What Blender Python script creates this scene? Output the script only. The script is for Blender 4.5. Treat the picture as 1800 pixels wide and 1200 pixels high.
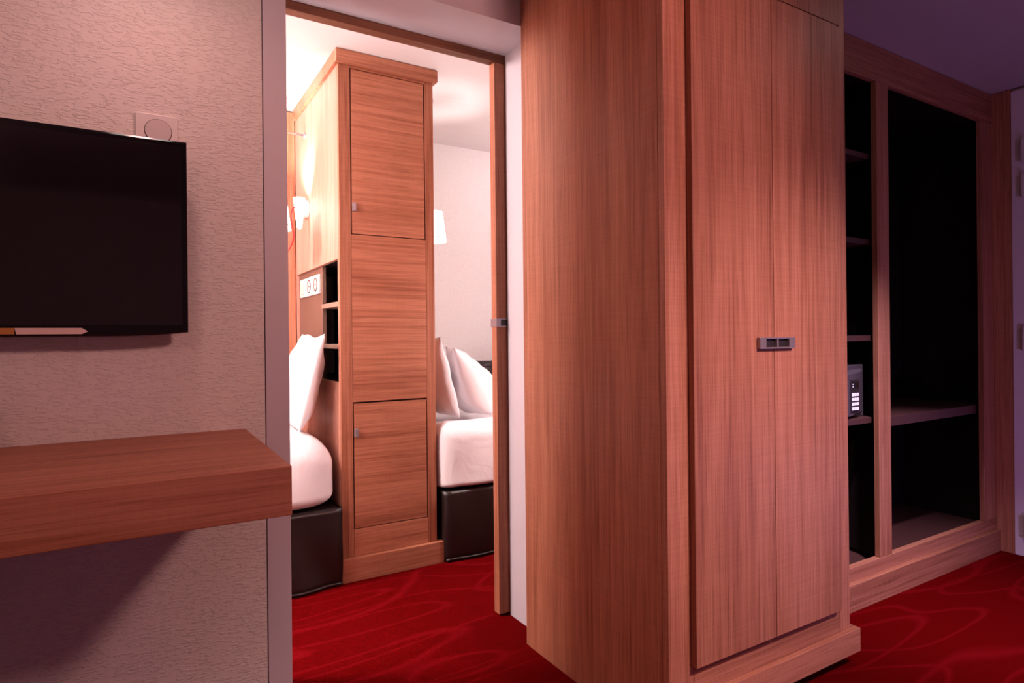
import bpy, bmesh, math, random
from mathutils import Vector, Matrix, noise

for o in list(bpy.data.objects):
    bpy.data.objects.remove(o)
scene = bpy.context.scene
COL = scene.collection
random.seed(7)
R = math.radians

# ------------------------------------------------------------------ camera
cam_d = bpy.data.cameras.new('camera')
cam_d.sensor_fit = 'HORIZONTAL'
cam_d.sensor_width = 36.0
cam_d.lens = 36.0 * 1091.0 / 1800.0
cam_d.shift_y = 7.0 / -1800.0
cam_d.clip_start = 0.02
cam = bpy.data.objects.new('camera', cam_d)
COL.objects.link(cam)
EYE = 1.05
cam.matrix_world = (Matrix.Translation((0, 0, EYE)) @ Matrix.Rotation(R(-31.2), 4, 'Z')
                    @ Matrix.Rotation(R(90), 4, 'X') @ Matrix.Rotation(R(-0.57), 4, 'Z'))
scene.camera = cam

# ------------------------------------------------------------------ world, exposure, room lights
w = bpy.data.worlds.new('world')
scene.world = w
w.use_nodes = True
w.node_tree.nodes['Background'].inputs[0].default_value = (0.30, 0.16, 0.26, 1)
w.node_tree.nodes['Background'].inputs[1].default_value = 0.0
vs = scene.view_settings
vs.view_transform = 'Standard'
vs.look = 'None'
vs.exposure = 0.0
vs.gamma = 1.0
vs.use_curve_mapping = False


def lamp_light(name, loc, power, color, radius=0.1, spot=None, aim=None, blend=0.6):
    d = bpy.data.lights.new(name, 'SPOT' if spot else 'POINT')
    d.energy = power
    d.color = color
    d.shadow_soft_size = radius
    if spot:
        d.spot_size = R(spot)
        d.spot_blend = blend
    o = bpy.data.objects.new(name, d)
    COL.objects.link(o)
    o.location = loc
    if aim is not None:
        o.rotation_euler = (Vector(aim) - Vector(loc)).to_track_quat('-Z', 'Y').to_euler()
    return o


PINK = (1.0, 0.47, 0.42)
WARM = (1.0, 0.81, 0.78)
LILAC = (0.52, 0.34, 1.0)
# bedroom side (behind and beside the camera)
lamp_light('ceiling_spot_light', (1.38, -0.50, 2.12), 116, PINK, 0.16, spot=106, aim=(-0.15, 1.80, 0.95), blend=0.75)
lamp_light('closet_downlight', (2.18, 0.80, 2.11), 150, (1.0, 0.74, 0.90), 0.03, spot=48, aim=(2.72, 1.24, 0), blend=1.0)
lamp_light('wardrobe_downlight', (1.62, -0.30, 2.12), 165, (1.0, 0.66, 0.68), 0.06, spot=74, aim=(1.66, 1.11, -0.05), blend=1.0)
lamp_light('desk_downlight', (0.02, 1.46, 2.11), 7.5, PINK, 0.04, spot=156, aim=(0.02, 1.46, 0), blend=1.0)
# sleeping alcove behind the sliding door
lamp_light('alcove_ceiling_light', (-0.75, 2.60, 2.20), 200, WARM, 0.14)
lamp_light('alcove_wall_light', (-0.30, 2.17, 1.10), 13, WARM, 0.06)
lamp_light('alcove_wall_light', (1.85, 2.20, 1.10), 25, WARM, 0.06)  # unseen, added to light the cabinet and right quilt fronts
lamp_light('alcove_ceiling_light', (2.20, 3.00, 2.20), 9, WARM, 0.14)

# ------------------------------------------------------------------ materials


def newmat(name):
    m = bpy.data.materials.new(name)
    m.use_nodes = True
    return m, m.node_tree, m.node_tree.nodes['Principled BSDF']


def plain(name, col, rough=0.5, metal=0.0, emit=None, estr=0.0, spec=0.5, coat=0.0):
    m, t, b = newmat(name)
    b.inputs['Base Color'].default_value = (*col, 1)
    b.inputs['Roughness'].default_value = rough
    b.inputs['Metallic'].default_value = metal
    b.inputs['Specular IOR Level'].default_value = spec
    b.inputs['Coat Weight'].default_value = coat
    if emit:
        b.inputs['Emission Color'].default_value = (*emit, 1)
        b.inputs['Emission Strength'].default_value = estr
    # faint procedural unevenness
    n = t.nodes.new('ShaderNodeTexNoise')
    n.inputs['Scale'].default_value = 35
    mx = t.nodes.new('ShaderNodeMix')
    mx.data_type = 'RGBA'
    mx.inputs[6].default_value = (*[c * 0.94 for c in col], 1)
    mx.inputs[7].default_value = (*col, 1)
    t.links.new(n.outputs[0], mx.inputs[0])
    t.links.new(mx.outputs[2], b.inputs['Base Color'])
    return m


def ramp(t, stops):
    r = t.nodes.new('ShaderNodeValToRGB')
    el = r.color_ramp.elements
    while len(el) < len(stops):
        el.new(0.5)
    for e, (p, c) in zip(el, stops):
        e.position = p
        e.color = (*c, 1)
    return r


def oak(name, axis, light=(0.50, 0.205, 0.125), mid=(0.41, 0.150, 0.085), dark=(0.27, 0.085, 0.045),
        rough=0.55, saw=0.5):
    """Oak veneer with its grain running along the given axis."""
    m, t, b = newmat(name)
    N, L = t.nodes.new, t.links.new
    tc = N('ShaderNodeTexCoord')
    oi = N('ShaderNodeObjectInfo')
    mul = N('ShaderNodeMath')
    mul.operation = 'MULTIPLY'
    mul.inputs[1].default_value = 13.7
    L(oi.outputs['Random'], mul.inputs[0])
    add = N('ShaderNodeVectorMath')
    add.operation = 'ADD'
    L(tc.outputs['Object'], add.inputs[0])
    L(mul.outputs[0], add.inputs[1])

    def aniso(across, along):
        mp = N('ShaderNodeMapping')
        s = [across] * 3
        s['XYZ'.index(axis)] = along
        mp.inputs['Scale'].default_value = s
        L(add.outputs[0], mp.inputs[0])
        return mp
    fine = N('ShaderNodeTexNoise')
    fine.inputs['Scale'].default_value = 1
    fine.inputs['Detail'].default_value = 5
    fine.inputs['Roughness'].default_value = 0.62
    L(aniso(95, 1.6).outputs[0], fine.inputs[0])
    broad = N('ShaderNodeTexNoise')
    broad.inputs['Scale'].default_value = 1
    broad.inputs['Detail'].default_value = 2
    broad.inputs['Distortion'].default_value = 0.6
    L(aniso(11, 0.7).outputs[0], broad.inputs[0])
    pore = N('ShaderNodeTexNoise')
    pore.inputs['Scale'].default_value = 1
    pore.inputs['Detail'].default_value = 3
    L(aniso(380, 7).outputs[0], pore.inputs[0])
    sawn = N('ShaderNodeTexNoise')
    sawn.inputs['Scale'].default_value = 1
    sawn.inputs['Detail'].default_value = 2
    L(aniso(5, 260).outputs[0], sawn.inputs[0])
    mixf = N('ShaderNodeMath')
    mixf.operation = 'MULTIPLY_ADD'
    L(fine.outputs[0], mixf.inputs[0])
    mixf.inputs[1].default_value = 0.62
    mb = N('ShaderNodeMath')
    mb.operation = 'MULTIPLY'
    mb.inputs[1].default_value = 0.42
    L(broad.outputs[0], mb.inputs[0])
    L(mb.outputs[0], mixf.inputs[2])
    r = ramp(t, [(0.37, dark), (0.50, mid), (0.63, light)])
    L(mixf.outputs[0], r.inputs[0])
    # pores
    pr = ramp(t, [(0.36, (0.72, 0.66, 0.62)), (0.50, (1, 1, 1))])
    L(pore.outputs[0], pr.inputs[0])
    m1 = N('ShaderNodeMix')
    m1.data_type = 'RGBA'
    m1.blend_type = 'MULTIPLY'
    m1.inputs[0].default_value = 0.8
    L(r.outputs[0], m1.inputs[6])
    L(pr.outputs[0], m1.inputs[7])
    sr = ramp(t, [(0.40, (0.86, 0.84, 0.82)), (0.60, (1, 1, 1))])
    L(sawn.outputs[0], sr.inputs[0])
    m2 = N('ShaderNodeMix')
    m2.data_type = 'RGBA'
    m2.blend_type = 'MULTIPLY'
    m2.inputs[0].default_value = saw
    L(m1.outputs[2], m2.inputs[6])
    L(sr.outputs[0], m2.inputs[7])
    # every board a slightly different tone
    tone = N('ShaderNodeMapRange')
    tone.inputs[3].default_value = 0.90
    tone.inputs[4].default_value = 1.08
    L(oi.outputs['Random'], tone.inputs[0])
    m3 = N('ShaderNodeVectorMath')
    m3.operation = 'SCALE'
    L(m2.outputs[2], m3.inputs[0])
    L(tone.outputs[0], m3.inputs['Scale'])
    L(m3.outputs[0], b.inputs['Base Color'])
    b.inputs['Roughness'].default_value = rough
    b.inputs['Specular IOR Level'].default_value = 0.35
    bp = N('ShaderNodeBump')
    bp.inputs['Strength'].default_value = 0.18
    bp.inputs['Distance'].default_value = 0.001
    L(fine.outputs[0], bp.inputs['Height'])
    L(bp.outputs[0], b.inputs['Normal'])
    return m


def wallpaper(name, col):
    m, t, b = newmat(name)
    N, L = t.nodes.new, t.links.new
    tc = N('ShaderNodeTexCoord')
    mp = N('ShaderNodeMapping')
    mp.inputs['Scale'].default_value = (62, 62, 210)
    L(tc.outputs['Object'], mp.inputs[0])
    n = N('ShaderNodeTexNoise')
    n.inputs['Scale'].default_value = 1
    n.inputs['Detail'].default_value = 2
    n.inputs['Distortion'].default_value = 0.5
    L(mp.outputs[0], n.inputs[0])
    r = ramp(t, [(0.50, (0, 0, 0)), (0.62, (1, 1, 1))])
    L(n.outputs[0], r.inputs[0])
    bp = N('ShaderNodeBump')
    bp.inputs['Strength'].default_value = 0.55
    bp.inputs['Distance'].default_value = 0.0022
    L(r.outputs[0], bp.inputs['Height'])
    L(bp.outputs[0], b.inputs['Normal'])
    c = N('ShaderNodeMix')
    c.data_type = 'RGBA'
    c.inputs[6].default_value = (*col, 1)
    c.inputs[7].default_value = (*[x * 0.96 for x in col], 1)
    L(r.outputs[0], c.inputs[0])
    L(c.outputs[2], b.inputs['Base Color'])
    b.inputs['Roughness'].default_value = 0.55
    return m


def carpet_mat():
    m, t, b = newmat('carpet_red')
    N, L = t.nodes.new, t.links.new
    tc = N('ShaderNodeTexCoord')
    mp = N('ShaderNodeMapping')
    mp.inputs['Rotation'].default_value = (0, 0, R(38))
    mp.inputs['Scale'].default_value = (1.1, 3.4, 1)
    L(tc.outputs['Object'], mp.inputs[0])

    def lines(scale, mult, off, width):
        n = N('ShaderNodeTexNoise')
        n.inputs['Scale'].default_value = scale
        n.inputs['Detail'].default_value = 0.6
        a = N('ShaderNodeVectorMath')
        a.operation = 'ADD'
        a.inputs[1].default_value = (off, off * 2.1, 0)
        L(mp.outputs[0], a.inputs[0])
        L(a.outputs[0], n.inputs[0])
        k = N('ShaderNodeMath')
        k.operation = 'MULTIPLY'
        k.inputs[1].default_value = mult
        L(n.outputs[0], k.inputs[0])
        fr = N('ShaderNodeMath')
        fr.operation = 'FRACT'
        L(k.outputs[0], fr.inputs[0])
        r = ramp(t, [(0.5 - width, (0, 0, 0)), (0.5, (1, 1, 1)), (0.5 + width, (0, 0, 0))])
        L(fr.outputs[0], r.inputs[0])
        return r
    l1 = lines(0.8, 8.0, 0.0, 0.09)
    l2 = lines(0.62, 6.0, 7.3, 0.07)
    mx = N('ShaderNodeMath')
    mx.operation = 'MAXIMUM'
    L(l1.outputs[0], mx.inputs[0])
    L(l2.outputs[0], mx.inputs[1])
    pile = N('ShaderNodeTexNoise')
    pile.inputs['Scale'].default_value = 420
    pile.inputs['Detail'].default_value = 2
    L(tc.outputs['Object'], pile.inputs[0])
    base = ramp(t, [(0.3, (0.078, 0.0003, 0.0008)), (0.7, (0.125, 0.0006, 0.0014))])
    L(pile.outputs[0], base.inputs[0])
    c = N('ShaderNodeMix')
    c.data_type = 'RGBA'
    c.inputs[7].default_value = (0.19, 0.003, 0.007, 1)
    f = N('ShaderNodeMath')
    f.operation = 'MULTIPLY'
    f.inputs[1].default_value = 0.55
    L(mx.outputs[0], f.inputs[0])
    L(f.outputs[0], c.inputs[0])
    L(base.outputs[0], c.inputs[6])
    L(c.outputs[2], b.inputs['Base Color'])
    b.inputs['Roughness'].default_value = 0.95
    b.inputs['Specular IOR Level'].default_value = 0.02
    bp = N('ShaderNodeBump')
    bp.inputs['Strength'].default_value = 0.6
    bp.inputs['Distance'].default_value = 0.004
    L(pile.outputs[0], bp.inputs['Height'])
    L(bp.outputs[0], b.inputs['Normal'])
    return m


def leather_mat():
    m, t, b = newmat('brown_leather')
    N, L = t.nodes.new, t.links.new
    tc = N('ShaderNodeTexCoord')
    n = N('ShaderNodeTexNoise')
    n.inputs['Scale'].default_value = 260
    L(tc.outputs['Object'], n.inputs[0])
    bp = N('ShaderNodeBump')
    bp.inputs['Strength'].default_value = 0.15
    bp.inputs['Distance'].default_value = 0.001
    L(n.outputs[0], bp.inputs['Height'])
    L(bp.outputs[0], b.inputs['Normal'])
    r = ramp(t, [(0.3, (0.010, 0.0045, 0.004)), (0.7, (0.016, 0.0075, 0.007))])
    L(n.outputs[0], r.inputs[0])
    L(r.outputs[0], b.inputs['Base Color'])
    b.inputs['Roughness'].default_value = 0.38
    return m


def linen_mat():
    m, t, b = newmat('white_linen')
    N, L = t.nodes.new, t.links.new
    tc = N('ShaderNodeTexCoord')
    n = N('ShaderNodeTexNoise')
    n.inputs['Scale'].default_value = 9
    n.inputs['Detail'].default_value = 4
    n.inputs['Distortion'].default_value = 1.2
    L(tc.outputs['Object'], n.inputs[0])
    bp = N('ShaderNodeBump')
    bp.inputs['Strength'].default_value = 0.35
    bp.inputs['Distance'].default_value = 0.012
    L(n.outputs[0], bp.inputs['Height'])
    L(bp.outputs[0], b.inputs['Normal'])
    wv = N('ShaderNodeTexNoise')
    wv.inputs['Scale'].default_value = 600
    L(tc.outputs['Object'], wv.inputs[0])
    r = ramp(t, [(0.3, (0.82, 0.79, 0.83)), (0.7, (0.88, 0.85, 0.89))])
    L(wv.outputs[0], r.inputs[0])
    L(r.outputs[0], b.inputs['Base Color'])
    b.inputs['Roughness'].default_value = 0.8
    b.inputs['Sheen Weight'].default_value = 0.15
    return m


OAK_V = oak('oak_vertical', 'Z')
OAK_W = oak('oak_rose', 'Z', (0.50, 0.222, 0.148), (0.41, 0.166, 0.104), (0.27, 0.097, 0.060))
OAK_WX = oak('oak_rose_along_x', 'X', (0.50, 0.222, 0.148), (0.41, 0.166, 0.104), (0.27, 0.097, 0.060), saw=0.25)
OAK_UNLIT = oak('oak_unlit_along_x', 'X', (0.24, 0.095, 0.05), (0.18, 0.066, 0.034), (0.12, 0.04, 0.02), saw=0.2)  # lack of light on the door rail put into a darker oak
OAK_LIT = oak('oak_lit', 'Z', (0.60, 0.30, 0.235), (0.53, 0.25, 0.19), (0.46, 0.20, 0.145), saw=0.1)  # strong light on the divider's left side put into a paler veneer
OAK_X = oak('oak_along_x', 'X', saw=0.25)
OAK_Y = oak('oak_along_y', 'Y', saw=0.25)
PAPER = wallpaper('textured_wallpaper', (0.74, 0.70, 0.66))
PAPER_B = wallpaper('alcove_wallpaper', (0.84, 0.83, 0.84))
WHITE = plain('white_paint', (0.62, 0.575, 0.63), 0.45)
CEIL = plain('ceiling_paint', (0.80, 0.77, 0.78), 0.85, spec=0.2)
CEIL_DIM = plain('dimmed_ceiling_paint', (0.52, 0.47, 0.54), 0.85, spec=0.2)  # dim purplish light on the white bedroom ceiling put into its colour
CARPET = carpet_mat()
LEATHER = leather_mat()
LINEN = linen_mat()
SHADED_LAM = plain('shaded_laminate', (0.009, 0.005, 0.006), 0.5, spec=0.3)  # deep shade of the closet interior put into a near-black colour
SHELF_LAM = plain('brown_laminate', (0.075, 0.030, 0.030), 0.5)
TAUPE = plain('taupe_panel', (0.15, 0.08, 0.06), 0.45)
TAUPE_LT = plain('taupe_shelf', (0.30, 0.19, 0.15), 0.45)
METAL = plain('brushed_metal', (0.34, 0.29, 0.33), 0.35, 0.55)
CHROME = plain('polished_metal', (0.75, 0.73, 0.72), 0.2, 1.0)
RECESS = plain('dark_recess', (0.02, 0.015, 0.018), 0.5)
BLACK_GLOSS = plain('black_gloss', (0.004, 0.003, 0.004), 0.10, spec=0.5)
SCREEN = plain('dark_screen', (0.0035, 0.002, 0.003), 0.06, spec=1.0)
REFLECT_PALE = plain('pale_reflection', (0.72, 0.55, 0.50), 0.3)  # reflected light in the bezel, given as a surface colour
REFLECT_AMBER = plain('amber_reflection', (0.45, 0.20, 0.05), 0.3)
PLASTIC = plain('white_plastic', (0.78, 0.74, 0.72), 0.35)
PLASTIC_IN = plain('white_plastic_insert', (0.66, 0.60, 0.58), 0.35)
GROOVE = plain('groove_shadow', (0.10, 0.04, 0.035), 0.8)
RED = plain('red_cable', (0.72, 0.012, 0.012), 0.5)
SHADE = plain('lit_white_shade', (0.9, 0.88, 0.85), 0.6, emit=(1.0, 0.92, 0.86), estr=6.0)
SAFE = plain('grey_safe_metal', (0.085, 0.07, 0.095), 0.4)
KEY = plain('backlit_key', (0.8, 0.78, 0.85), 0.4, emit=(0.85, 0.75, 1.0), estr=0.55)
HINGE = plain('painted_hinge', (0.62, 0.58, 0.64), 0.4)
DOOR_PAINT = plain('pale_door_paint', (0.80, 0.74, 0.92), 0.4)

# ------------------------------------------------------------------ builders


class MB:
    def __init__(self):
        self.bm = bmesh.new()

    def box(self, x0, x1, y0, y1, z0, z1, bevel=0.0, seg=2):
        b = bmesh.new()
        bmesh.ops.create_cube(b, size=1)
        for v in b.verts:
            v.co = Vector(((x0 + x1) / 2 + v.co.x * (x1 - x0), (y0 + y1) / 2 + v.co.y * (y1 - y0),
                           (z0 + z1) / 2 + v.co.z * (z1 - z0)))
        if bevel > 0:
            bmesh.ops.bevel(b, geom=b.edges[:], offset=bevel, segments=seg, profile=0.5, affect='EDGES')
        self.merge(b)
        return self

    def merge(self, b):
        me = bpy.data.meshes.new('tmp')
        b.to_mesh(me)
        b.free()
        self.bm.from_mesh(me)
        bpy.data.meshes.remove(me)

    def lathe(self, prof, origin, axis='Z', n=32):
        """prof: (radius, height) pairs, turned round the axis through origin."""
        o = Vector(origin)
        rings = []
        for r, h in prof:
            ring = []
            for i in range(n):
                a = 2 * math.pi * i / n
                c, s = r * math.cos(a), r * math.sin(a)
                p = {'Z': (c, s, h), 'X': (h, c, s), 'Y': (c, h, s)}[axis]
                ring.append(self.bm.verts.new(o + Vector(p)))
            rings.append(ring)
        for a, b in zip(rings, rings[1:]):
            for i in range(n):
                j = (i + 1) % n
                self.bm.faces.new((a[i], a[j], b[j], b[i]))
        if prof[0][0] > 1e-6:
            self.bm.faces.new(list(reversed(rings[0])))
        if prof[-1][0] > 1e-6:
            self.bm.faces.new(rings[-1])
        return self

    def tube(self, pts, r, n=10):
        pts = [Vector(p) for p in pts]
        rings = []
        for k, p in enumerate(pts):
            d = (pts[min(k + 1, len(pts) - 1)] - pts[max(k - 1, 0)]).normalized()
            u = d.cross(Vector((0, 0, 1)))
            if u.length < 1e-4:
                u = d.cross(Vector((0, 1, 0)))
            u.normalize()
            v = d.cross(u)
            rings.append([self.bm.verts.new(p + (u * math.cos(2 * math.pi * i / n) + v * math.sin(2 * math.pi * i / n)) * r)
                          for i in range(n)])
        for a, b in zip(rings, rings[1:]):
            for i in range(n):
                j = (i + 1) % n
                self.bm.faces.new((a[i], a[j], b[j], b[i]))
        self.bm.faces.new(list(reversed(rings[0])))
        self.bm.faces.new(rings[-1])
        return self

    def grid(self, fn, nu, nv):
        vs_ = [[self.bm.verts.new(fn(i / nu, j / nv)) for j in range(nv + 1)] for i in range(nu + 1)]
        for i in range(nu):
            for j in range(nv):
                self.bm.faces.new((vs_[i][j], vs_[i + 1][j], vs_[i + 1][j + 1], vs_[i][j + 1]))
        return self

    def build(self, name, mat, parent=None, smooth=False, origin=None):
        bmesh.ops.recalc_face_normals(self.bm, faces=self.bm.faces[:])
        off = Vector((0, 0, 0))
        if parent is not None:
            p = parent
            while p is not None:
                off += p.location
                p = p.parent
        elif origin is not None:
            off = Vector(origin)
        for v in self.bm.verts:
            v.co -= off
        me = bpy.data.meshes.new(name)
        self.bm.to_mesh(me)
        self.bm.free()
        me.materials.append(mat)
        if smooth:
            for p in me.polygons:
                p.use_smooth = True
        o = bpy.data.objects.new(name, me)
        COL.objects.link(o)
        if parent is not None:
            o.parent = parent
        elif origin is not None:
            o.location = origin
        return o


def tag(o, label, cat, group=None, kind=None):
    o['label'] = label
    o['category'] = cat
    if group:
        o['group'] = group
    if kind:
        o['kind'] = kind
    return o


def thing(name, loc, label, cat, group=None, kind=None):
    o = bpy.data.objects.new(name, None)
    o.empty_display_size = 0.1
    COL.objects.link(o)
    o.location = loc
    return tag(o, label, cat, group, kind)


def bx(name, mat, parent, x0, x1, y0, y1, z0, z1, bevel=0.0015, label=None):
    o = MB().box(x0, x1, y0, y1, z0, z1, bevel).build(name, mat, parent)
    if label:
        o['label'] = label
    return o


def struct(name, mat, boxes, label, cat, bevel=0.0):
    m = MB()
    for b in boxes:
        m.box(*b, bevel)
    return tag(m.build(name, mat), label, cat, kind='structure')


def catmull(pts, n=8):
    P = [Vector(p) for p in pts]
    P = [P[0] * 2 - P[1]] + P + [P[-1] * 2 - P[-2]]
    out = []
    for i in range(1, len(P) - 2):
        for k in range(n):
            t = k / n
            out.append(0.5 * ((2 * P[i]) + (P[i + 1] - P[i - 1]) * t
                              + (2 * P[i - 1] - 5 * P[i] + 4 * P[i + 1] - P[i + 2]) * t * t
                              + (3 * P[i] - P[i - 1] - 3 * P[i + 1] + P[i + 2]) * t ** 3))
    out.append(P[-2])
    return out


def soft_box(name, mat, x0, x1, y0, y1, z0, z1, rad, amp, cuts=26, seed=0.0, freq=4.0, parent=None, origin=None, fn=None, low=None):
    b = bmesh.new()
    bmesh.ops.create_cube(b, size=2)
    bmesh.ops.subdivide_edges(b, edges=b.edges[:], cuts=cuts, use_grid_fill=True)
    c = Vector(((x0 + x1) / 2, (y0 + y1) / 2, (z0 + z1) / 2))
    h = Vector(((x1 - x0) / 2, (y1 - y0) / 2, (z1 - z0) / 2))
    r0 = [min(rad[k] if isinstance(rad, tuple) else rad, h[k] * 0.98) for k in range(3)]
    for v in b.verts:
        u = v.co
        # spread vertices so that the rounded rim gets enough of them
        q = Vector([math.copysign(abs(u[k]) ** 0.8, u[k]) * h[k] for k in range(3)])
        rr = list(r0)
        if low and u.z < 0:
            rr[2] = low
        inner = Vector([max(-(h[k] - rr[k]), min(h[k] - rr[k], q[k])) for k in range(3)])
        d = Vector([(q[k] - inner[k]) / rr[k] for k in range(3)])
        if d.length > 1e-6:
            mx = max(abs(d[0]), abs(d[1]), abs(d[2]))
            d = d.normalized() * mx
        p = inner + Vector([d[k] * rr[k] for k in range(3)]) + c
        nrm = (p - c - inner)
        nrm = nrm.normalized() if nrm.length > 1e-6 else Vector((0, 0, 1))
        s = noise.noise(Vector((p.x * freq + seed, p.y * freq, p.z * freq * 0.7)))
        s2 = noise.noise(Vector((p.x * freq * 2.7, p.y * freq * 2.7 + seed, p.z * freq * 1.6)))
        p += nrm * amp * (s + 0.4 * s2)
        if fn:
            p = fn(p)
        v.co = p
    m = MB()
    m.merge(b)
    return m.build(name, mat, parent, smooth=True, origin=origin)


def pillow(name, mat, center, width, height, thick, rot, label, group, seed, taper=0.18):
    """A stuffed pillow: two bulging faces that meet in a seam, with pulled-out corners."""
    n = 30
    m = MB()
    M = Matrix.Rotation(rot[2], 4, 'Z') @ Matrix.Rotation(rot[1], 4, 'Y') @ Matrix.Rotation(rot[0], 4, 'X')

    def side(sgn):
        def f(u, v):
            a, b = u * 2 - 1, v * 2 - 1
            # edges pulled in between the corners
            y = a * width / 2 * (1 - 0.07 * (1 - a * a) * 0 - 0.06 * (1 - b * b) * abs(a))
            z = b * height / 2 * (1 - 0.06 * (1 - a * a) * abs(b))
            prof = (max(0.0, 1 - abs(a) ** 2.6) ** 0.55) * (max(0.0, 1 - abs(b) ** 2.6) ** 0.55)
            x = sgn * thick / 2 * prof * (1.0 - taper * b)
            e = max(abs(a), abs(b))
            wr = noise.noise(Vector((a * 2.2 + seed, b * 2.2, sgn * 3.0))) * 0.018
            wr += noise.noise(Vector((a * 6 + seed, b * 3.2, sgn * 5.0))) * 0.008
            x += sgn * wr * min(1.0, (1 - e) * 4)
            y += 0.008 * noise.noise(Vector((b * 1.6, seed, 1)))
            z += 0.010 * noise.noise(Vector((a * 1.4, seed, 9)))
            return M @ Vector((x, y, z)) + Vector(center)
        return f
    m.grid(side(1), n, n)
    m.grid(side(-1), n, n)
    bmesh.ops.remove_doubles(m.bm, verts=m.bm.verts[:], dist=0.0006)
    o = m.build(name, mat, None, smooth=True, origin=center)
    return tag(o, label, 'pillow', group)


# ------------------------------------------------------------------ the setting
YW = 1.80      # bedroom face of the dividing wall
YB = 2.02      # alcove face of the dividing wall
HC = 2.205     # bedroom ceiling
HA = 2.302     # alcove ceiling
XR = 3.58      # entrance wall
struct('floor', CARPET, [(-1.9, 3.9, -2.6, 3.9, -0.06, 0.0)], 'dark red carpet with faint wavy lines across both rooms', 'carpet')
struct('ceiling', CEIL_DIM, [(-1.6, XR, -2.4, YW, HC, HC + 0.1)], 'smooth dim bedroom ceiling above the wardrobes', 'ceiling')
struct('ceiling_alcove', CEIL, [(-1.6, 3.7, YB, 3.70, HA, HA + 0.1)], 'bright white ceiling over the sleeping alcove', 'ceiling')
wl = struct('wall_front_left', PAPER, [(-1.6, -0.1202, YW, YB, 0, 2.5), (-0.1200, 0.300, YW, YB, 0, 2.5)],
            'pale textured wallpapered wall behind the television and desk', 'wall')
struct('wall_front_right', WHITE, [(1.205, 3.7, YW, YB, 0, 2.5)], 'smooth white wall edge between sliding door and wardrobe', 'wall')
struct('wall_front_header', WHITE, [(0.300, 1.205, YW, YB, 2.116, 2.5)], 'smooth white lintel over the alcove doorway', 'wall')
struct('wall_left', PAPER, [(-1.7, -1.6, -2.5, 3.7, 0, 2.5)], 'wallpapered side wall beyond the desk end', 'wall')
struct('wall_rear', PAPER, [(-1.6, XR, -2.5, -2.4, 0, 2.5)], 'wallpapered bedroom wall opposite the television', 'wall')
struct('wall_right', WHITE, [(XR, XR + 0.1, -2.5, YW, 0, 2.5)], 'pale entrance wall beside the open closet', 'wall')
struct('wall_alcove_back', PAPER_B, [(-1.6, 3.7, 3.66, 3.78, 0, 2.5)], 'bright papered wall behind the beds in the alcove', 'wall')
struct('wall_alcove_right', PAPER_B, [(3.6, 3.7, YB, 3.66, 0, 2.5)], 'papered end wall of the alcove right of the beds', 'wall')
# painted casing at the left of the doorway, set off from the wallpaper by a thin groove
struct('trim_1', WHITE, [(0.3025, 0.364, YW - 0.002, YB, 0, 2.116)], 'flat white casing on the left of the alcove doorway', 'trim', 0.0008)
# rail of the sliding door, its unlit front put into the oak colour
t2 = struct('trim_2', OAK_UNLIT, [(-0.5, 2.05, YB + 0.004, YB + 0.045, 2.088, 2.122)], 'wooden top rail the sliding door hangs from', 'trim', 0.001)

# wood lining of the alcove's back wall, left of the divider cabinet: separate vertical boards
lin = thing('trim_3', (-0.2, 3.59, 0), 'honey oak boards lining the alcove wall behind the left bed', 'panelling', kind='structure')
xb = 0.752
for k in range(8):
    bx('board', OAK_V, lin, xb - 0.298, xb, 3.525, 3.655, 0, HA - 0.01, 0.0012)
    xb -= 0.300

# sliding door, pushed open to the right behind the wall
sd = thing('door_1', (1.58, YB + 0.025, 0), 'oak sliding door slid open at the right of the alcove doorway', 'door', kind='structure')
bx('door_leaf', OAK_V, sd, 1.160, 2.02, YB + 0.006, YB + 0.044, 0.008, 2.087, 0.002)
h = MB()
h.box(1.157, 1.163, YB + 0.004, YB + 0.046, 1.091, 1.122, 0.0008)
h.box(1.157, 1.176, YB + 0.001, YB + 0.007, 1.091, 1.122, 0.0008)
h.box(1.176, 1.205, YB + 0.001, YB + 0.007, 1.1185, 1.122, 0.0005)
h.box(1.176, 1.205, YB + 0.001, YB + 0.007, 1.091, 1.0945, 0.0005)
hd = h.build('handle', METAL, sd)
hd['label'] = 'grey metal edge pull'
bx('recess', RECESS, hd, 1.176, 1.205, YB + 0.0045, YB + 0.0065, 1.0945, 1.1185, 0)

# entrance door on the far right, in its frame
struct('trim_4', DOOR_PAINT, [(3.555, XR, 1.232, 1.287, 0, 2.19), (3.555, XR, 0.28, 0.335, 0, 2.19), (3.555, XR, 0.335, 1.232, 2.10, 2.19)],
       'pale door frame at the edge of the open closet', 'door frame', 0.002)
ed = thing('door_2', (3.57, 0.78, 0), 'pale entrance door hung on metal hinges beside the open closet', 'door', kind='structure')
bx('door_leaf', DOOR_PAINT, ed, 3.560, 3.578, 0.337, 1.230, 0.006, 2.098, 0.002)
for z in (1.902, 1.738, 1.020, 0.142):
    m = MB()
    m.lathe([(0.009, -0.055), (0.011, -0.052), (0.011, 0.052), (0.009, 0.055)], (3.547, 1.240, z), 'Z', 14)
    m.box(3.5525, 3.5565, 1.238, 1.270, z - 0.048, z + 0.048, 0.001)
    m.box(3.556, 3.5605, 1.205, 1.240, z - 0.048, z + 0.048, 0.001)
    hg = m.build('hinge', HINGE, ed)
    MB().lathe([(0.0065, 0.055), (0.0065, 0.061), (0.003, 0.064)], (3.547, 1.240, z), 'Z', 12).build('hinge_cap', HINGE, hg)
m = MB()
m.lathe([(0.024, 0), (0.024, -0.008), (0.009, -0.010), (0.009, -0.045)], (3.560, 0.41, 1.03), 'X', 20)
m.box(3.508, 3.522, 0.402, 0.53, 1.022, 1.038, 0.004)
m.build('handle', METAL, ed)

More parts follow.
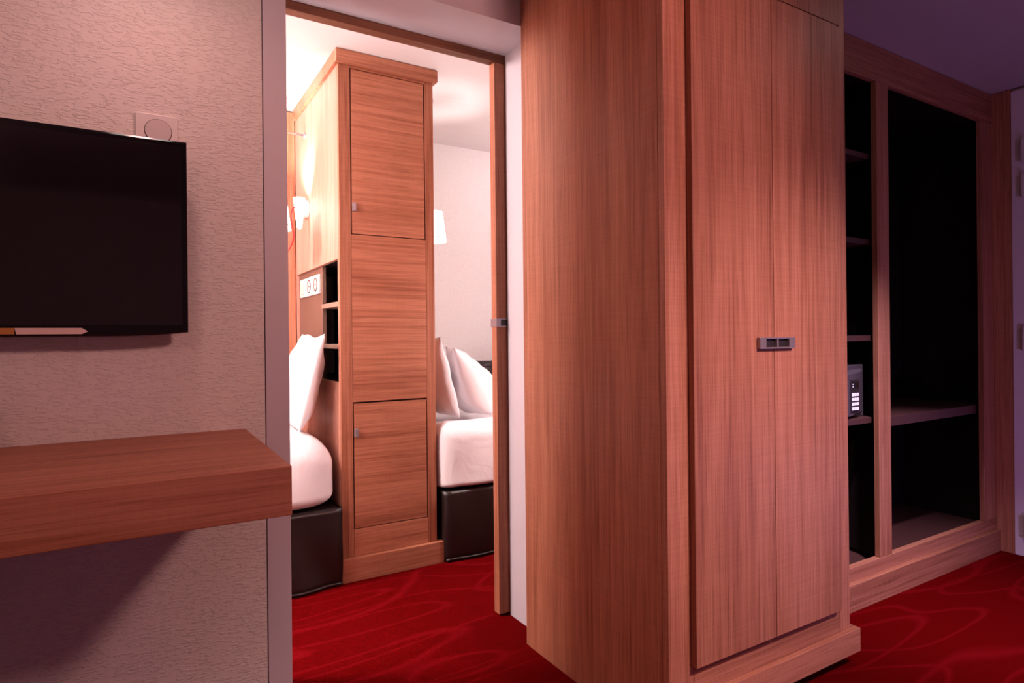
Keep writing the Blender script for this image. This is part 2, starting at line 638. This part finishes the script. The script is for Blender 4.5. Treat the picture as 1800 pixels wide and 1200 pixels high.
# ------------------------------------------------------------------ double wardrobe
WF = 1.131
wd = thing('wardrobe', (1.53, 1.46, 0), 'tall oak double-door wardrobe standing out beside the alcove doorway', 'wardrobe')
# left side: narrow edging strip at the wall and two veneered boards
bx('edge_strip', OAK_V, wd, 1.1365, 1.155, 1.775, YW - 0.001, 0, HC - 0.004, 0.001)
bx('side_panel', OAK_V, wd, 1.135, 1.155, WF + 0.022, 1.774, 0, HC - 0.004, 0.001)
bx('side_panel', OAK_W, wd, 1.905, 1.925, WF + 0.022, YW - 0.002, 0.05, HC - 0.004, 0.001)
bx('stile', OAK_W, wd, 1.135, 1.226, WF, WF + 0.0215, 0, HC - 0.004, 0.0015)
bx('stile', OAK_W, wd, 1.872, 1.925, WF, WF + 0.0215, 0.05, HC - 0.004, 0.0015)
bx('bottom_rail', OAK_WX, wd, 1.2265, 1.8715, WF + 0.001, WF + 0.0215, 0.055, 0.235, 0.001)
bx('top_panel', OAK_W, wd, 1.2265, 1.8715, WF - 0.018, WF + 0.0215, 2.004, HC - 0.004, 0.001)
bx('back_panel', SHADED_LAM, wd, 1.156, 1.904, YW - 0.012, YW - 0.003, 0.06, HC - 0.01, 0)
kb = MB()
kb.box(1.156, 1.86, WF + 0.07, WF + 0.09, 0, 0.054)
kb.box(1.84, 1.86, WF + 0.09, YW - 0.02, 0, 0.054)
kb.build('kick_board', SHADED_LAM, wd)
bx('base_board', OAK_WX, wd, 1.156, 1.904, WF + 0.022, YW - 0.02, 0.055, 0.075, 0)
pl = MB()
pl.box(1.2285, 1.9525, 1.113, WF - 0.0002, 0.048, 0.1215, 0.0015)
pl.box(1.9255, 1.9525, WF - 0.0005, 1.30, 0.048, 0.1215, 0.0015)
pl.build('plinth', OAK_WX, wd)
for k, (x0, x1) in enumerate(((1.213, 1.5338), (1.5362, 1.8505))):
    d = bx('door', OAK_W, wd, x0, x1, 1.111, WF - 0.0005, 0.201, 2.000, 0.0015)
    s = -1 if k == 0 else 1
    e = 1.535
    a, b_ = (1.459, 1.4855) if k == 0 else (1.5865, 1.6135)
    i0, i1 = (1.4855, e - 0.0004) if k == 0 else (e + 0.0004, 1.5865)
    hm = MB()
    hm.box(a, b_, 1.099, 1.1108, 1.012, 1.0435, 0.0015)
    hm.box(i0, i1, 1.099, 1.1108, 1.0395, 1.0435, 0.0008)
    hm.box(i0, i1, 1.099, 1.1108, 1.012, 1.016, 0.0008)
    j = (i1 - 0.003, i1) if k == 0 else (i0, i0 + 0.003)
    hm.box(j[0], j[1], 1.099, 1.1108, 1.016, 1.0395, 0.0005)
    hn = hm.build('handle', METAL, d)
    hn['label'] = 'grey metal cup pull'
    bx('recess', RECESS, hn, min(i0, i1) + (0 if k == 0 else 0.003), max(i0, i1) - (0.003 if k == 0 else 0), 1.108, 1.1108, 1.016, 1.0395, 0)

# ------------------------------------------------------------------ open closet
CF = 1.365
cl = thing('open_closet', (2.75, 1.58, 0), 'oak-framed built-in open closet with dark shelves beside the entrance', 'closet')
bx('top_rail', OAK_WX, cl, 1.93, 3.572, CF, CF + 0.022, 2.062, HC - 0.002, 0.0015)
bx('mullion', OAK_W, cl, 2.540, 2.628, CF, CF + 0.022, 0.1545, 2.0615, 0.0015)
bx('stile', OAK_W, cl, 3.447, 3.556, CF, CF + 0.022, 0.1545, 2.0615, 0.0015)
bx('stile', OAK_W, cl, 1.93, 2.02, CF, CF + 0.022, 0.1545, 2.0615, 0.0015)
bx('bottom_rail', OAK_WX, cl, 1.93, 3.556, CF - 0.002, CF + 0.026, 0.02, 0.154, 0.0015)
bx('plinth', OAK_WX, cl, 1.93, 3.556, 1.341, CF - 0.0025, 0.0, 0.102, 0.0015)
bx('side_trim', OAK_W, cl, 3.557, 3.579, 1.288, CF + 0.0215, 0.0, HC - 0.002, 0.0012)
bx('back_panel', SHADED_LAM, cl, 1.93, 3.572, YW - 0.014, YW - 0.002, 0, HC - 0.002, 0)
bx('side_panel', SHADED_LAM, cl, 3.556, 3.572, CF + 0.0265, YW - 0.015, 0, 2.0615, 0)
bx('side_panel', SHADED_LAM, cl, 1.93, 1.946, CF + 0.0265, YW - 0.015, 0, 2.0615, 0)
bx('divider', SHADED_LAM, cl, 2.606, 2.624, CF + 0.0225, YW - 0.015, 0.14, 2.0615, 0.0005)
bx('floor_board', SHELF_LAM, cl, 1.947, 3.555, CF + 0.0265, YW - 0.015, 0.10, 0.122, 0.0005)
bx('ceiling_board', SHADED_LAM, cl, 1.947, 3.555, CF + 0.0265, YW - 0.015, 2.0625, 2.08, 0)
for z in (1.757, 1.411, 1.022, 0.690):
    bx('shelf', SHELF_LAM, cl, 1.947, 2.6055, 1.400, YW - 0.015, z, z + 0.022, 0.001)
bx('shelf', SHELF_LAM, cl, 2.6245, 3.555, 1.400, YW - 0.015, 0.663, 0.704, 0.0015, label='thick brown shelf in the wide bay')

# electronic safe on the lowest narrow shelf
sf = thing('safe', (2.36, 1.60, 0.7125), 'dark grey electronic safe with lit keypad on narrow closet shelf', 'safe')
bx('body', SAFE, sf, 2.165, 2.572, 1.445, 1.74, 0.7125, 0.925, 0.004)


def safe_front(x):
    return 1.440 - 0.030 * (1 - ((x - 2.355) / 0.205) ** 2)


m = MB()
nx = 24
xs = [2.165 + (2.555 - 2.165) * i / nx for i in range(nx + 1)]
zt = [0.890 - 0.0 * i for i in range(nx + 1)]
rows = []
for x in xs:
    y = safe_front(x)
    q = (x - 2.36) / 0.195
    top = 0.886 + 0.012 * q
    bot = 0.722 + 0.018 * max(0, q) ** 2
    rows.append([m.bm.verts.new(c) for c in ((x, y, bot), (x, y, top), (x, 1.4445, top + 0.012), (x, 1.4445, bot - 0.004))])
for a, b_ in zip(rows, rows[1:]):
    for i in range(4):
        j = (i + 1) % 4
        m.bm.faces.new((a[i], b_[i], b_[j], a[j]))
m.bm.faces.new(rows[0])
m.bm.faces.new(list(reversed(rows[-1])))
dr = m.build('door', SAFE, sf)
yk = safe_front(2.455)
bx('keypad', RECESS, dr, 2.420, 2.488, yk - 0.006, yk + 0.008, 0.738, 0.868, 0.003)
for r_ in range(4):
    for c_ in range(3):
        x0 = 2.431 + c_ * 0.0165
        z0 = 0.802 - r_ * 0.0185
        bx('key', KEY, dr, x0, x0 + 0.012, yk - 0.0085, yk - 0.0055, z0, z0 + 0.0125, 0.001)
bx('display', BLACK_GLOSS, dr, 2.431, 2.478, yk - 0.0075, yk - 0.0055, 0.835, 0.858, 0.001)
for z0 in (0.838, 0.848):
    bx('indicator', KEY, dr, 2.434, 2.439, yk - 0.0085, yk - 0.007, z0, z0 + 0.005, 0.0005)

# ------------------------------------------------------------------ desk and television
dk = thing('wall_desk', (-0.45, 1.5, 0.72), 'thick honey oak wall-mounted desk below the television', 'desk')
bx('desk_board', OAK_X, dk, -1.58, 0.249, 1.216, YW - 0.001, 0.7195, 0.813, 0.002)

tv = thing('television', (-0.26, 1.76, 1.07), 'black flat-screen television mounted on the wallpapered wall', 'television')
X0, X1 = -0.64, 0.110
bx('rear_housing', BLACK_GLOSS, tv, X0 + 0.05, X1 - 0.05, 1.742, 1.775, 1.12, 1.50, 0.008)
bx('wall_mount', RECESS, tv, -0.36, -0.16, 1.774, YW - 0.001, 1.20, 1.42, 0.002)
# casing with a gently bowed lower edge
m = MB()
n = 40
for y in (1.720, 1.743):
    pass
rows = []
for i in range(n + 1):
    x = X0 + (X1 - X0) * i / n
    q = abs((x - (X0 + X1) / 2) / ((X1 - X0) / 2))
    bot = 1.0605 + 0.0085 * max(0.0, (q - 0.55) / 0.45) ** 2
    rows.append([m.bm.verts.new(c) for c in ((x, 1.722, bot + 0.002), (x, 1.720, bot + 0.006), (x, 1.720, 1.534), (x, 1.722, 1.538), (x, 1.743, 1.538), (x, 1.743, bot))])
for a, b_ in zip(rows, rows[1:]):
    for i in range(6):
        j = (i + 1) % 6
        m.bm.faces.new((a[i], b_[i], b_[j], a[j]))
m.bm.faces.new(rows[0])
m.bm.faces.new(list(reversed(rows[-1])))
fr = m.build('frame', BLACK_GLOSS, tv)
bx('screen', SCREEN, tv, X0 + 0.012, X1 - 0.012, 1.7185, 1.7225, 1.088, 1.524, 0.0006)
# reflection in the lower bezel, modelled as pale and amber strips
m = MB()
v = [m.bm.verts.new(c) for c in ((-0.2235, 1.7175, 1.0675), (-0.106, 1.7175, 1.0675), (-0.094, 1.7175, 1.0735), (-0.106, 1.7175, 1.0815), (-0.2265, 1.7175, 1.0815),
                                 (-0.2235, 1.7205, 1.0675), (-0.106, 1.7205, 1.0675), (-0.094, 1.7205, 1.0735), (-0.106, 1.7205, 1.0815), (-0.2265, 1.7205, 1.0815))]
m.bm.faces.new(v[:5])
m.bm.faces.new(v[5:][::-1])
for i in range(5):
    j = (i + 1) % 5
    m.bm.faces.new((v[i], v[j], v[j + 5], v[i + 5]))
o = m.build('reflection_strip', REFLECT_PALE, fr)
o['label'] = 'pale reflection on the lower bezel, built as a strip'
o = bx('reflection_strip', REFLECT_AMBER, fr, -0.42, -0.2268, 1.7178, 1.7205, 1.0675, 1.0815, 0.0005)
o['label'] = 'amber reflection on the lower bezel, built as a strip'

# wall plate half hidden behind the television
wp = thing('blank_wall_plate', (0.049, YW - 0.005, 1.535), 'square white wall plate with round cover above the television', 'wall plate')
bx('plate', PLASTIC, wp, 0.003, 0.095, YW - 0.010, YW - 0.0005, 1.526, 1.618, 0.002)
MB().lathe([(0.0305, 0), (0.0305, 0.0008)], (0.052, YW - 0.0108, 1.576), 'Y', 48).build('groove', GROOVE, wp)
MB().lathe([(0.0, -0.0004), (0.0285, -0.0004), (0.0292, 0.0004), (0.0292, 0.002)], (0.052, YW - 0.0125, 1.576), 'Y', 48).build('round_cover', PLASTIC_IN, wp)

# ------------------------------------------------------------------ divider cabinet between the beds
CY = 2.680
cb = thing('divider_cabinet', (0.98, 3.15, 0), 'tall narrow oak divider cabinet standing between the two beds', 'cabinet')
XL, XRt = 0.756, 1.201
bx('stile', OAK_V, cb, XL, 0.8065, CY, CY + 0.022, 0.10, 2.2445, 0.0012)
bx('stile', OAK_V, cb, 1.1585, XRt, CY, CY + 0.022, 0.10, 2.2445, 0.0012)
bx('top_rail', OAK_X, cb, 0.807, 1.158, CY, CY + 0.022, 2.2345, 2.2445, 0.0005)
bx('back_board', RECESS, cb, 0.775, 1.18, CY + 0.0225, CY + 0.028, 0.11, 2.24, 0)
ga = 0.005
for nm, z0, z1 in (('door', 1.512, 2.231), ('fixed_panel', 1.143, 1.508), ('fixed_panel', 0.7735, 1.1424), ('door', 0.2215, 0.7665), ('fixed_panel', 0.10, 0.2175)):
    g = ga if nm == 'door' else 0.0004
    d = bx(nm, OAK_X, cb, 0.807 + g, 1.158 - g, CY + 0.0005, CY + 0.021, z0, z1, 0.001)
    if nm == 'door':
        zc = 1.627 if z0 > 1 else 0.640
        kn = MB()
        kn.box(0.8125, 0.8265, CY - 0.016, CY, zc - 0.019, zc + 0.019, 0.002)
        kn.build('knob', METAL, d)
# sides: left with a niche cut out, right plain
sp = MB()
NY0, NY1, NZ0, NZ1 = 2.712, 3.513, 0.860, 1.402
sp.box(XL, XL + 0.018, CY + 0.022, 3.655, NZ1, 2.2445)
sp.box(XL, XL + 0.018, CY + 0.022, 3.655, 0.0, NZ0)
sp.box(XL, XL + 0.018, CY + 0.022, NY0, NZ0, NZ1)
sp.box(XL, XL + 0.018, NY1, 3.655, NZ0, NZ1)
sp.build('side_panel', OAK_LIT, cb)
bx('side_panel', OAK_V, cb, XRt - 0.018, XRt, CY + 0.0225, 3.655, 0.0, 2.2445, 0.0008)
co = MB()
co.box(0.742, 1.2155, 2.655, 3.520, 2.2450, 2.2995, 0.0012)
co.build('cornice', OAK_X, cb)
bs = MB()
bs.box(0.748, 1.2265, 2.656, CY + 0.022, 0.0, 0.0995, 0.0015)
bs.build('base_board', OAK_X, cb)
# niche lining, shelves and socket panel
nl = MB()
nl.box(0.955, 0.962, NY0, NY1, NZ0, NZ1)
nl.box(XL + 0.0185, 0.955, NY0 - 0.008, NY0, NZ0, NZ1)
nl.box(XL + 0.0185, 0.955, NY0, NY1, NZ1, NZ1 + 0.008)
nl.box(XL + 0.0185, 0.955, NY0, NY1, NZ0 - 0.008, NZ0)
ni = nl.build('niche', SHADED_LAM, cb)
bx('socket_panel', TAUPE, ni, XL + 0.012, XL + 0.030, 3.022, NY1 - 0.004, NZ0 + 0.001, NZ1 - 0.001, 0.001)
bx('shelf', TAUPE_LT, ni, XL + 0.006, 0.954, NY0 + 0.001, 3.021, 1.196, 1.217, 0.001)
bx('shelf', TAUPE_LT, ni, XL + 0.006, 0.954, NY0 + 0.001, 3.021, 1.007, 1.028, 0.001)

# sockets and switch on the taupe panel
XS = XL + 0.012
labels = ('white power socket on niche panel, nearest the open shelves', 'white power socket on niche panel, middle of three plates',
          'white rocker switch on niche panel, farthest from the shelves')
for k, (ya, yb_) in enumerate(((3.052, 3.166), (3.188, 3.302), (3.324, 3.442))):
    nm = 'power_socket' if k < 2 else 'light_switch'
    s_ = thing(nm, (XS, (ya + yb_) / 2, 1.32), labels[k], 'socket' if k < 2 else 'switch', 'plates on the niche panel')
    bx('plate', PLASTIC, s_, XS - 0.011, XS - 0.0002, ya, yb_, 1.272, 1.367, 0.002)
    yc = (ya + yb_) / 2
    if k < 2:
        rg = MB().lathe([(0.034, -0.001), (0.034, -0.003), (0.029, -0.003), (0.029, -0.0012)], (XS - 0.0105, yc, 1.32), 'X', 28).build('socket_ring', GROOVE, s_)
        MB().lathe([(0.0, -0.0015), (0.028, -0.0015), (0.028, -0.0005)], (XS - 0.0108, yc, 1.32), 'X', 28).build('socket_face', PLASTIC_IN, s_)
        for dy in (-0.0095, 0.0095):
            MB().lathe([(0.0, -0.0028), (0.004, -0.0028), (0.004, -0.001)], (XS - 0.0108, yc + dy, 1.32), 'X', 12).build('pin_hole', RECESS, s_)
    else:
        bx('rocker', PLASTIC_IN, s_, XS - 0.014, XS - 0.0105, yc - 0.034, yc + 0.034, 1.288, 1.351, 0.002)

# ------------------------------------------------------------------ lamps in the alcove
sc = thing('wall_sconce', (0.735, 3.24, 1.70), 'white cone uplighter with red cable on the divider cabinet', 'wall lamp')
MB().lathe([(0.045, 0.0), (0.045, -0.030), (0.040, -0.038), (0.012, -0.040), (0.012, -0.046)], (XL - 0.0005, 3.255, 1.716), 'X', 32).build('mount', PLASTIC, sc, smooth=False)
cx_, cy_ = 0.703, 3.200
MB().tube([(0.712, 3.252, 1.714), (0.710, 3.235, 1.712), (cx_ + 0.004, cy_ + 0.01, 1.708)], 0.008, 12).build('arm', PLASTIC, sc, smooth=True)
cone = MB()
cone.lathe([(0.005, -0.155), (0.012, -0.145), (0.0285, -0.012), (0.029, 0.0), (0.026, 0.0), (0.012, -0.120), (0.0, -0.122)], (cx_, cy_, 1.756), 'Z', 32)
cone.build('shade', SHADE, sc, smooth=True)
MB().lathe([(0.0, 0.020), (0.010, 0.014), (0.012, 0.0), (0.008, -0.02), (0.0, -0.03)], (cx_, cy_, 1.715), 'Z', 20).build('bulb', SHADE, sc, smooth=True)
MB().tube(catmull([(cx_ - 0.020, cy_ - 0.006, 1.706), (0.672, 3.19, 1.702), (0.660, 3.19, 1.665), (0.668, 3.195, 1.61), (0.674, 3.20, 1.56),
                   (0.658, 3.22, 1.505), (0.625, 3.24, 1.47), (0.57, 3.27, 1.40), (0.53, 3.34, 1.22), (0.52, 3.44, 0.98), (0.52, 3.515, 0.80)], 8), 0.0042, 10).build('cable', RED, sc, smooth=True)
lamp_light('sconce_light', (0.706, 3.205, 1.772), 42.0, (1.0, 0.88, 0.78), 0.028, spot=110, aim=(0.735, 3.262, 2.1), blend=0.9)

for k, (px, lab) in enumerate(((0.550, 'small white pendant lamp hanging beside the white cone uplighter'),
                               (1.338, 'small white pendant lamp hanging right of the divider cabinet'))):
    p_ = thing('pendant_lamp', (px, 3.0, 1.555), lab, 'pendant lamp', 'pendant lamps over the beds')
    MB().lathe([(0.0705, 0.0), (0.0685, 0.018), (0.0505, 0.158), (0.0485, 0.158), (0.0675, 0.006), (0.0685, 0.0), (0.0705, 0.0)], (px, 3.0, 1.5555), 'Z', 36).build('shade', SHADE, p_, smooth=True)
    MB().lathe([(0.0694, 0.017), (0.0697, 0.0215), (0.0686, 0.022)], (px, 3.0, 1.5555), 'Z', 36).build('band', PLASTIC_IN, p_, smooth=True)
    MB().lathe([(0.0, -0.034), (0.014, -0.026), (0.018, -0.012), (0.012, 0.006), (0.009, 0.02), (0.009, 0.04)], (px, 3.0, 1.68), 'Z', 20).build('bulb', SHADE, p_, smooth=True)
    MB().tube([(px, 3.0, 1.715), (px, 3.0, 2.0), (px, 3.0, HA - 0.02)], 0.003, 8).build('cable', RED, p_, smooth=True)
    MB().lathe([(0.0, -0.026), (0.009, -0.022), (0.011, -0.012), (0.011, -0.001)], (px, 3.0, HA), 'Z', 24).build('canopy', PLASTIC, p_, smooth=True)
    lamp_light('pendant_light', (px, 3.0, 1.615), 9.0 if k == 0 else 22.0, (1.0, 0.90, 0.86), 0.022)

for px, lab in ((-0.30, 'white half-cylinder wall lamp left of the doorway, alcove side'), (1.85, 'unseen white half-cylinder wall lamp added behind the open sliding door')):
    wlmp = thing('wall_lamp', (px, YB, 1.04), lab, 'wall lamp', 'wall lamps beside the alcove doorway')
    yo = YB if px < 1 else YB + 0.045
    bx('mount', PLASTIC, wlmp, px - 0.04, px + 0.04, yo + 0.0005, yo + 0.02, 0.96, 1.04, 0.003)
    MB().lathe([(0.05, 0.0), (0.05, 0.09), (0.044, 0.09), (0.044, 0.004), (0.0, 0.004)], (px, yo + 0.072, 0.95), 'Z', 28).build('shade', PLASTIC, wlmp, smooth=False)

rl = thing('hanging_rail', (0.5, 3.30, 2.105), 'thin metal hanging rail fixed high on the divider cabinet', 'rail')
MB().lathe([(0.018, 0.0), (0.018, -0.004), (0.012, -0.007), (0.007, -0.008)], (XL - 0.0005, 3.300, 2.106), 'X', 24).build('flange', METAL, rl)
MB().tube([(XL - 0.006, 3.300, 2.106), (0.5, 3.275, 2.106), (0.05, 3.235, 2.106)], 0.0055, 12).build('rod', CHROME, rl, smooth=True)
MB().lathe([(0.0, -0.006), (0.009, -0.004), (0.009, 0.004), (0.0, 0.006)], (0.05, 3.235, 2.106), 'X', 16).build('end_cap', METAL, rl)

# ceiling fittings carrying the room lights (all outside the picture)
for nm, loc, hc, lab in (('ceiling_lamp', (-0.75, 2.60), HA, 'round white ceiling lamp over the left alcove bed'),
                         ('ceiling_lamp', (1.38, -0.50), HC, 'round white ceiling lamp in the middle of the bedroom'),
                         ('ceiling_lamp', (1.62, -0.30), HC, 'round white ceiling downlight in front of the wardrobe doors'),
                         ('ceiling_lamp', (2.18, 0.80), HC, 'round white ceiling downlight in front of the open closet'),
                         ('ceiling_lamp', (2.20, 3.00), HA, 'round white ceiling lamp over the right alcove bed'),
                         ('ceiling_lamp', (0.02, 1.46), HC, 'round white ceiling downlight above the wall-mounted desk')):
    l_ = thing(nm, (loc[0], loc[1], hc), lab, 'ceiling lamp')
    MB().lathe([(0.10, -0.001), (0.10, -0.012), (0.094, -0.016), (0.0, -0.016)], (loc[0], loc[1], hc), 'Z', 32).build('base', PLASTIC, l_)
    MB().lathe([(0.086, -0.016), (0.086, -0.022), (0.06, -0.034), (0.0, -0.038)], (loc[0], loc[1], hc), 'Z', 32).build('diffuser', SHADE, l_, smooth=True)

# lamps in the bedroom beside and behind the camera; lilac globe added for tint
GLOBE = plain('lit_globe', (0.9, 0.8, 0.78), 0.5, emit=PINK, estr=14)
LILAC_FILL = plain('added_lilac_globe', (0.9, 0.75, 0.85), 0.5, emit=(0.66, 0.38, 0.88), estr=38)
for loc, rad, zc, mat, lab in (((-0.75, -0.10), 0.13, 1.90, GLOBE, 'floor lamp with glowing rosy globe facing the desk'),
                               ((2.75, 0.12), 0.095, 0.34, LILAC_FILL, 'unseen low floor lamp, its lilac globe added to tint the entrance')):
    f_ = thing('floor_lamp', (loc[0], loc[1], 0), lab, 'floor lamp', 'globe floor lamps')
    MB().lathe([(0.13, 0.001), (0.13, 0.012), (0.12, 0.018), (0.012, 0.024)], (*loc, 0), 'Z', 32).build('base', METAL, f_)
    MB().lathe([(0.010, 0.02), (0.010, zc - rad), (0.03, zc - rad + 0.004), (0.03, zc - rad + 0.012)], (*loc, 0), 'Z', 16).build('pole', METAL, f_)
    MB().lathe([(max(0.0, rad * math.sin(math.pi * i / 20)), zc - rad * math.cos(math.pi * i / 20) + 0.006) for i in range(1, 20)], (*loc, 0), 'Z', 32).build('globe', mat, f_, smooth=True)

# kettle on the desk just left of the picture
kt = thing('kettle', (-0.345, 1.665, 0.8135), 'small steel kettle on the desk beneath the television', 'kettle')
MB().lathe([(0.074, 0.0), (0.076, 0.004), (0.076, 0.016), (0.070, 0.018)], (-0.345, 1.665, 0.8135), 'Z', 32).build('base', RECESS, kt)
MB().lathe([(0.068, 0.019), (0.070, 0.024), (0.062, 0.09), (0.052, 0.14), (0.046, 0.150)], (-0.345, 1.665, 0.8135), 'Z', 32).build('body', METAL, kt, smooth=True)
MB().lathe([(0.046, 0.151), (0.044, 0.158), (0.02, 0.164), (0.008, 0.166), (0.010, 0.178), (0.0, 0.180)], (-0.345, 1.665, 0.8135), 'Z', 32).build('lid', RECESS, kt, smooth=True)
MB().tube(catmull([(-0.395, 1.665, 0.955), (-0.44, 1.665, 0.965), (-0.455, 1.665, 0.91), (-0.44, 1.665, 0.86), (-0.408, 1.665, 0.848)]), 0.009, 10).build('handle', RECESS, kt, smooth=True)

# ------------------------------------------------------------------ the beds


def skirt(parent, x0, x1, y0, y1, ztop, seed):
    """Leather valance round a bed base, hanging in soft folds."""
    m = MB()

    def fold(x, z):
        q = (ztop - z) / ztop
        return -0.055 * q * (noise.noise(Vector((x * 5 + z * 2.5 + seed, z * 1.4, seed))) + 0.35) - 0.004 * noise.noise(Vector((x * 18, z * 6, seed)))
    m.grid(lambda u, v: Vector((x0 + (x1 - x0) * u, y0 + fold(x0 + (x1 - x0) * u, 0.012 + (ztop - 0.012) * v), 0.012 + (ztop - 0.012) * v)), 60, 16)
    for xe in (x0, x1):
        m.grid(lambda u, v: Vector((xe, y0 + (y1 - y0) * u + (fold(xe, 0.012 + (ztop - 0.012) * v) if u == 0 else 0), 0.012 + (ztop - 0.012) * v)), 20, 16)
    bmesh.ops.remove_doubles(m.bm, verts=m.bm.verts[:], dist=0.0005)
    s = m.build('skirt', LEATHER, parent, smooth=False)
    sm = s.modifiers.new('thickness', 'SOLIDIFY')
    sm.thickness = 0.003
    for p in s.data.polygons:
        p.use_smooth = True
    MB().tube([(x0 + (x1 - x0) * i / 60, y0 + fold(x0 + (x1 - x0) * i / 60, 0.012) - 0.001, 0.013) for i in range(61)], 0.006, 8).build('hem', LEATHER, s, smooth=True)


bl = thing('bed', (-0.2, 3.1, 0), 'single bed with dark brown leather skirt left of the divider cabinet', 'bed', 'alcove beds')
bx('base', SHADED_LAM, bl, -1.25, 0.735, 2.665, 3.51, 0.04, 0.33, 0.004)
skirt(bl, -1.26, 0.742, 2.645, 3.52, 0.331, 1.3)
br = thing('bed', (2.1, 3.1, 0), 'single bed with dark brown leather skirt right of the divider cabinet', 'bed', 'alcove beds')
bx('base', SHADED_LAM, br, 1.235, 3.20, 2.665, 3.64, 0.04, 0.33, 0.004)
skirt(br, 1.2285, 3.22, 2.645, 3.65, 0.331, 5.1)


def sag_left(p):
    # the quilt swells towards the foot and drops at the head end
    q = max(0.0, min(1.0, (p.x - 0.40) / 0.35))
    k = max(0.0, min(1.0, (p.z - 0.42) / 0.2))
    p.z -= 0.045 * q * q * k
    p.z = max(p.z, 0.334)
    return p


tag(soft_box('quilt', LINEN, -1.27, 0.736, 2.618, 3.515, 0.332, 0.672, (0.15, 0.13, 0.14), 0.012, 34, 2.0, 3.2, origin=(-0.26, 3.07, 0.332), fn=sag_left, low=0.06),
    'plump white quilt spread over the bed left of the divider', 'quilt', 'white quilts on the beds')


def corner_right(p):
    if p.y < 2.7:
        p.y += 0.010 * math.sin(p.x * 21) * max(0.0, min(1.0, (0.50 - p.z) / 0.16))
    # hollow pressed in by the pillows and the cushion
    if p.z > 0.6:
        q = max(0.0, 1 - abs(p.x - 1.55) / 0.42) * max(0.0, 1 - max(0.0, 2.82 - p.y) / 0.12)
        p.z -= 0.05 * min(1.0, 2 * q)
    p.z = max(p.z, 0.336)
    return p


tag(soft_box('quilt', LINEN, 1.218, 3.24, 2.622, 3.64, 0.334, 0.662, (0.045, 0.10, 0.09), 0.012, 34, 9.0, 3.4, origin=(2.2, 3.1, 0.334), fn=corner_right, low=0.03),
    'smooth white quilt spread over the bed right of the divider', 'quilt', 'white quilts on the beds')

pillow('pillow', LINEN, (0.655, 2.975, 0.868), 0.56, 0.43, 0.13, (0.02, R(14), R(-3)),
       'white pillow leaning on the divider cabinet over the left bed', 'white pillows on the beds', 3.0)
pillow('pillow', LINEN, (1.303, 3.04, 0.852), 0.56, 0.42, 0.12, (0.0, R(-15), R(3)),
       'white pillow leaning directly against the divider above the right bed', 'white pillows on the beds', 11.0)
pillow('pillow', LINEN, (1.520, 2.975, 0.832), 0.44, 0.39, 0.20, (0.0, R(-29), R(-20)),
       'white pillow leaning on another pillow beside the brown leather cushion', 'white pillows on the beds', 17.0, 0.5)
tag(soft_box('back_cushion', LEATHER, 1.83, 2.75, 3.43, 3.645, 0.68, 0.905, (0.05, 0.08, 0.05), 0.014, 22, 4.0, 7.0, origin=(2.29, 3.54, 0.68)),
    'dark brown leather back cushion against the alcove wall', 'cushion')
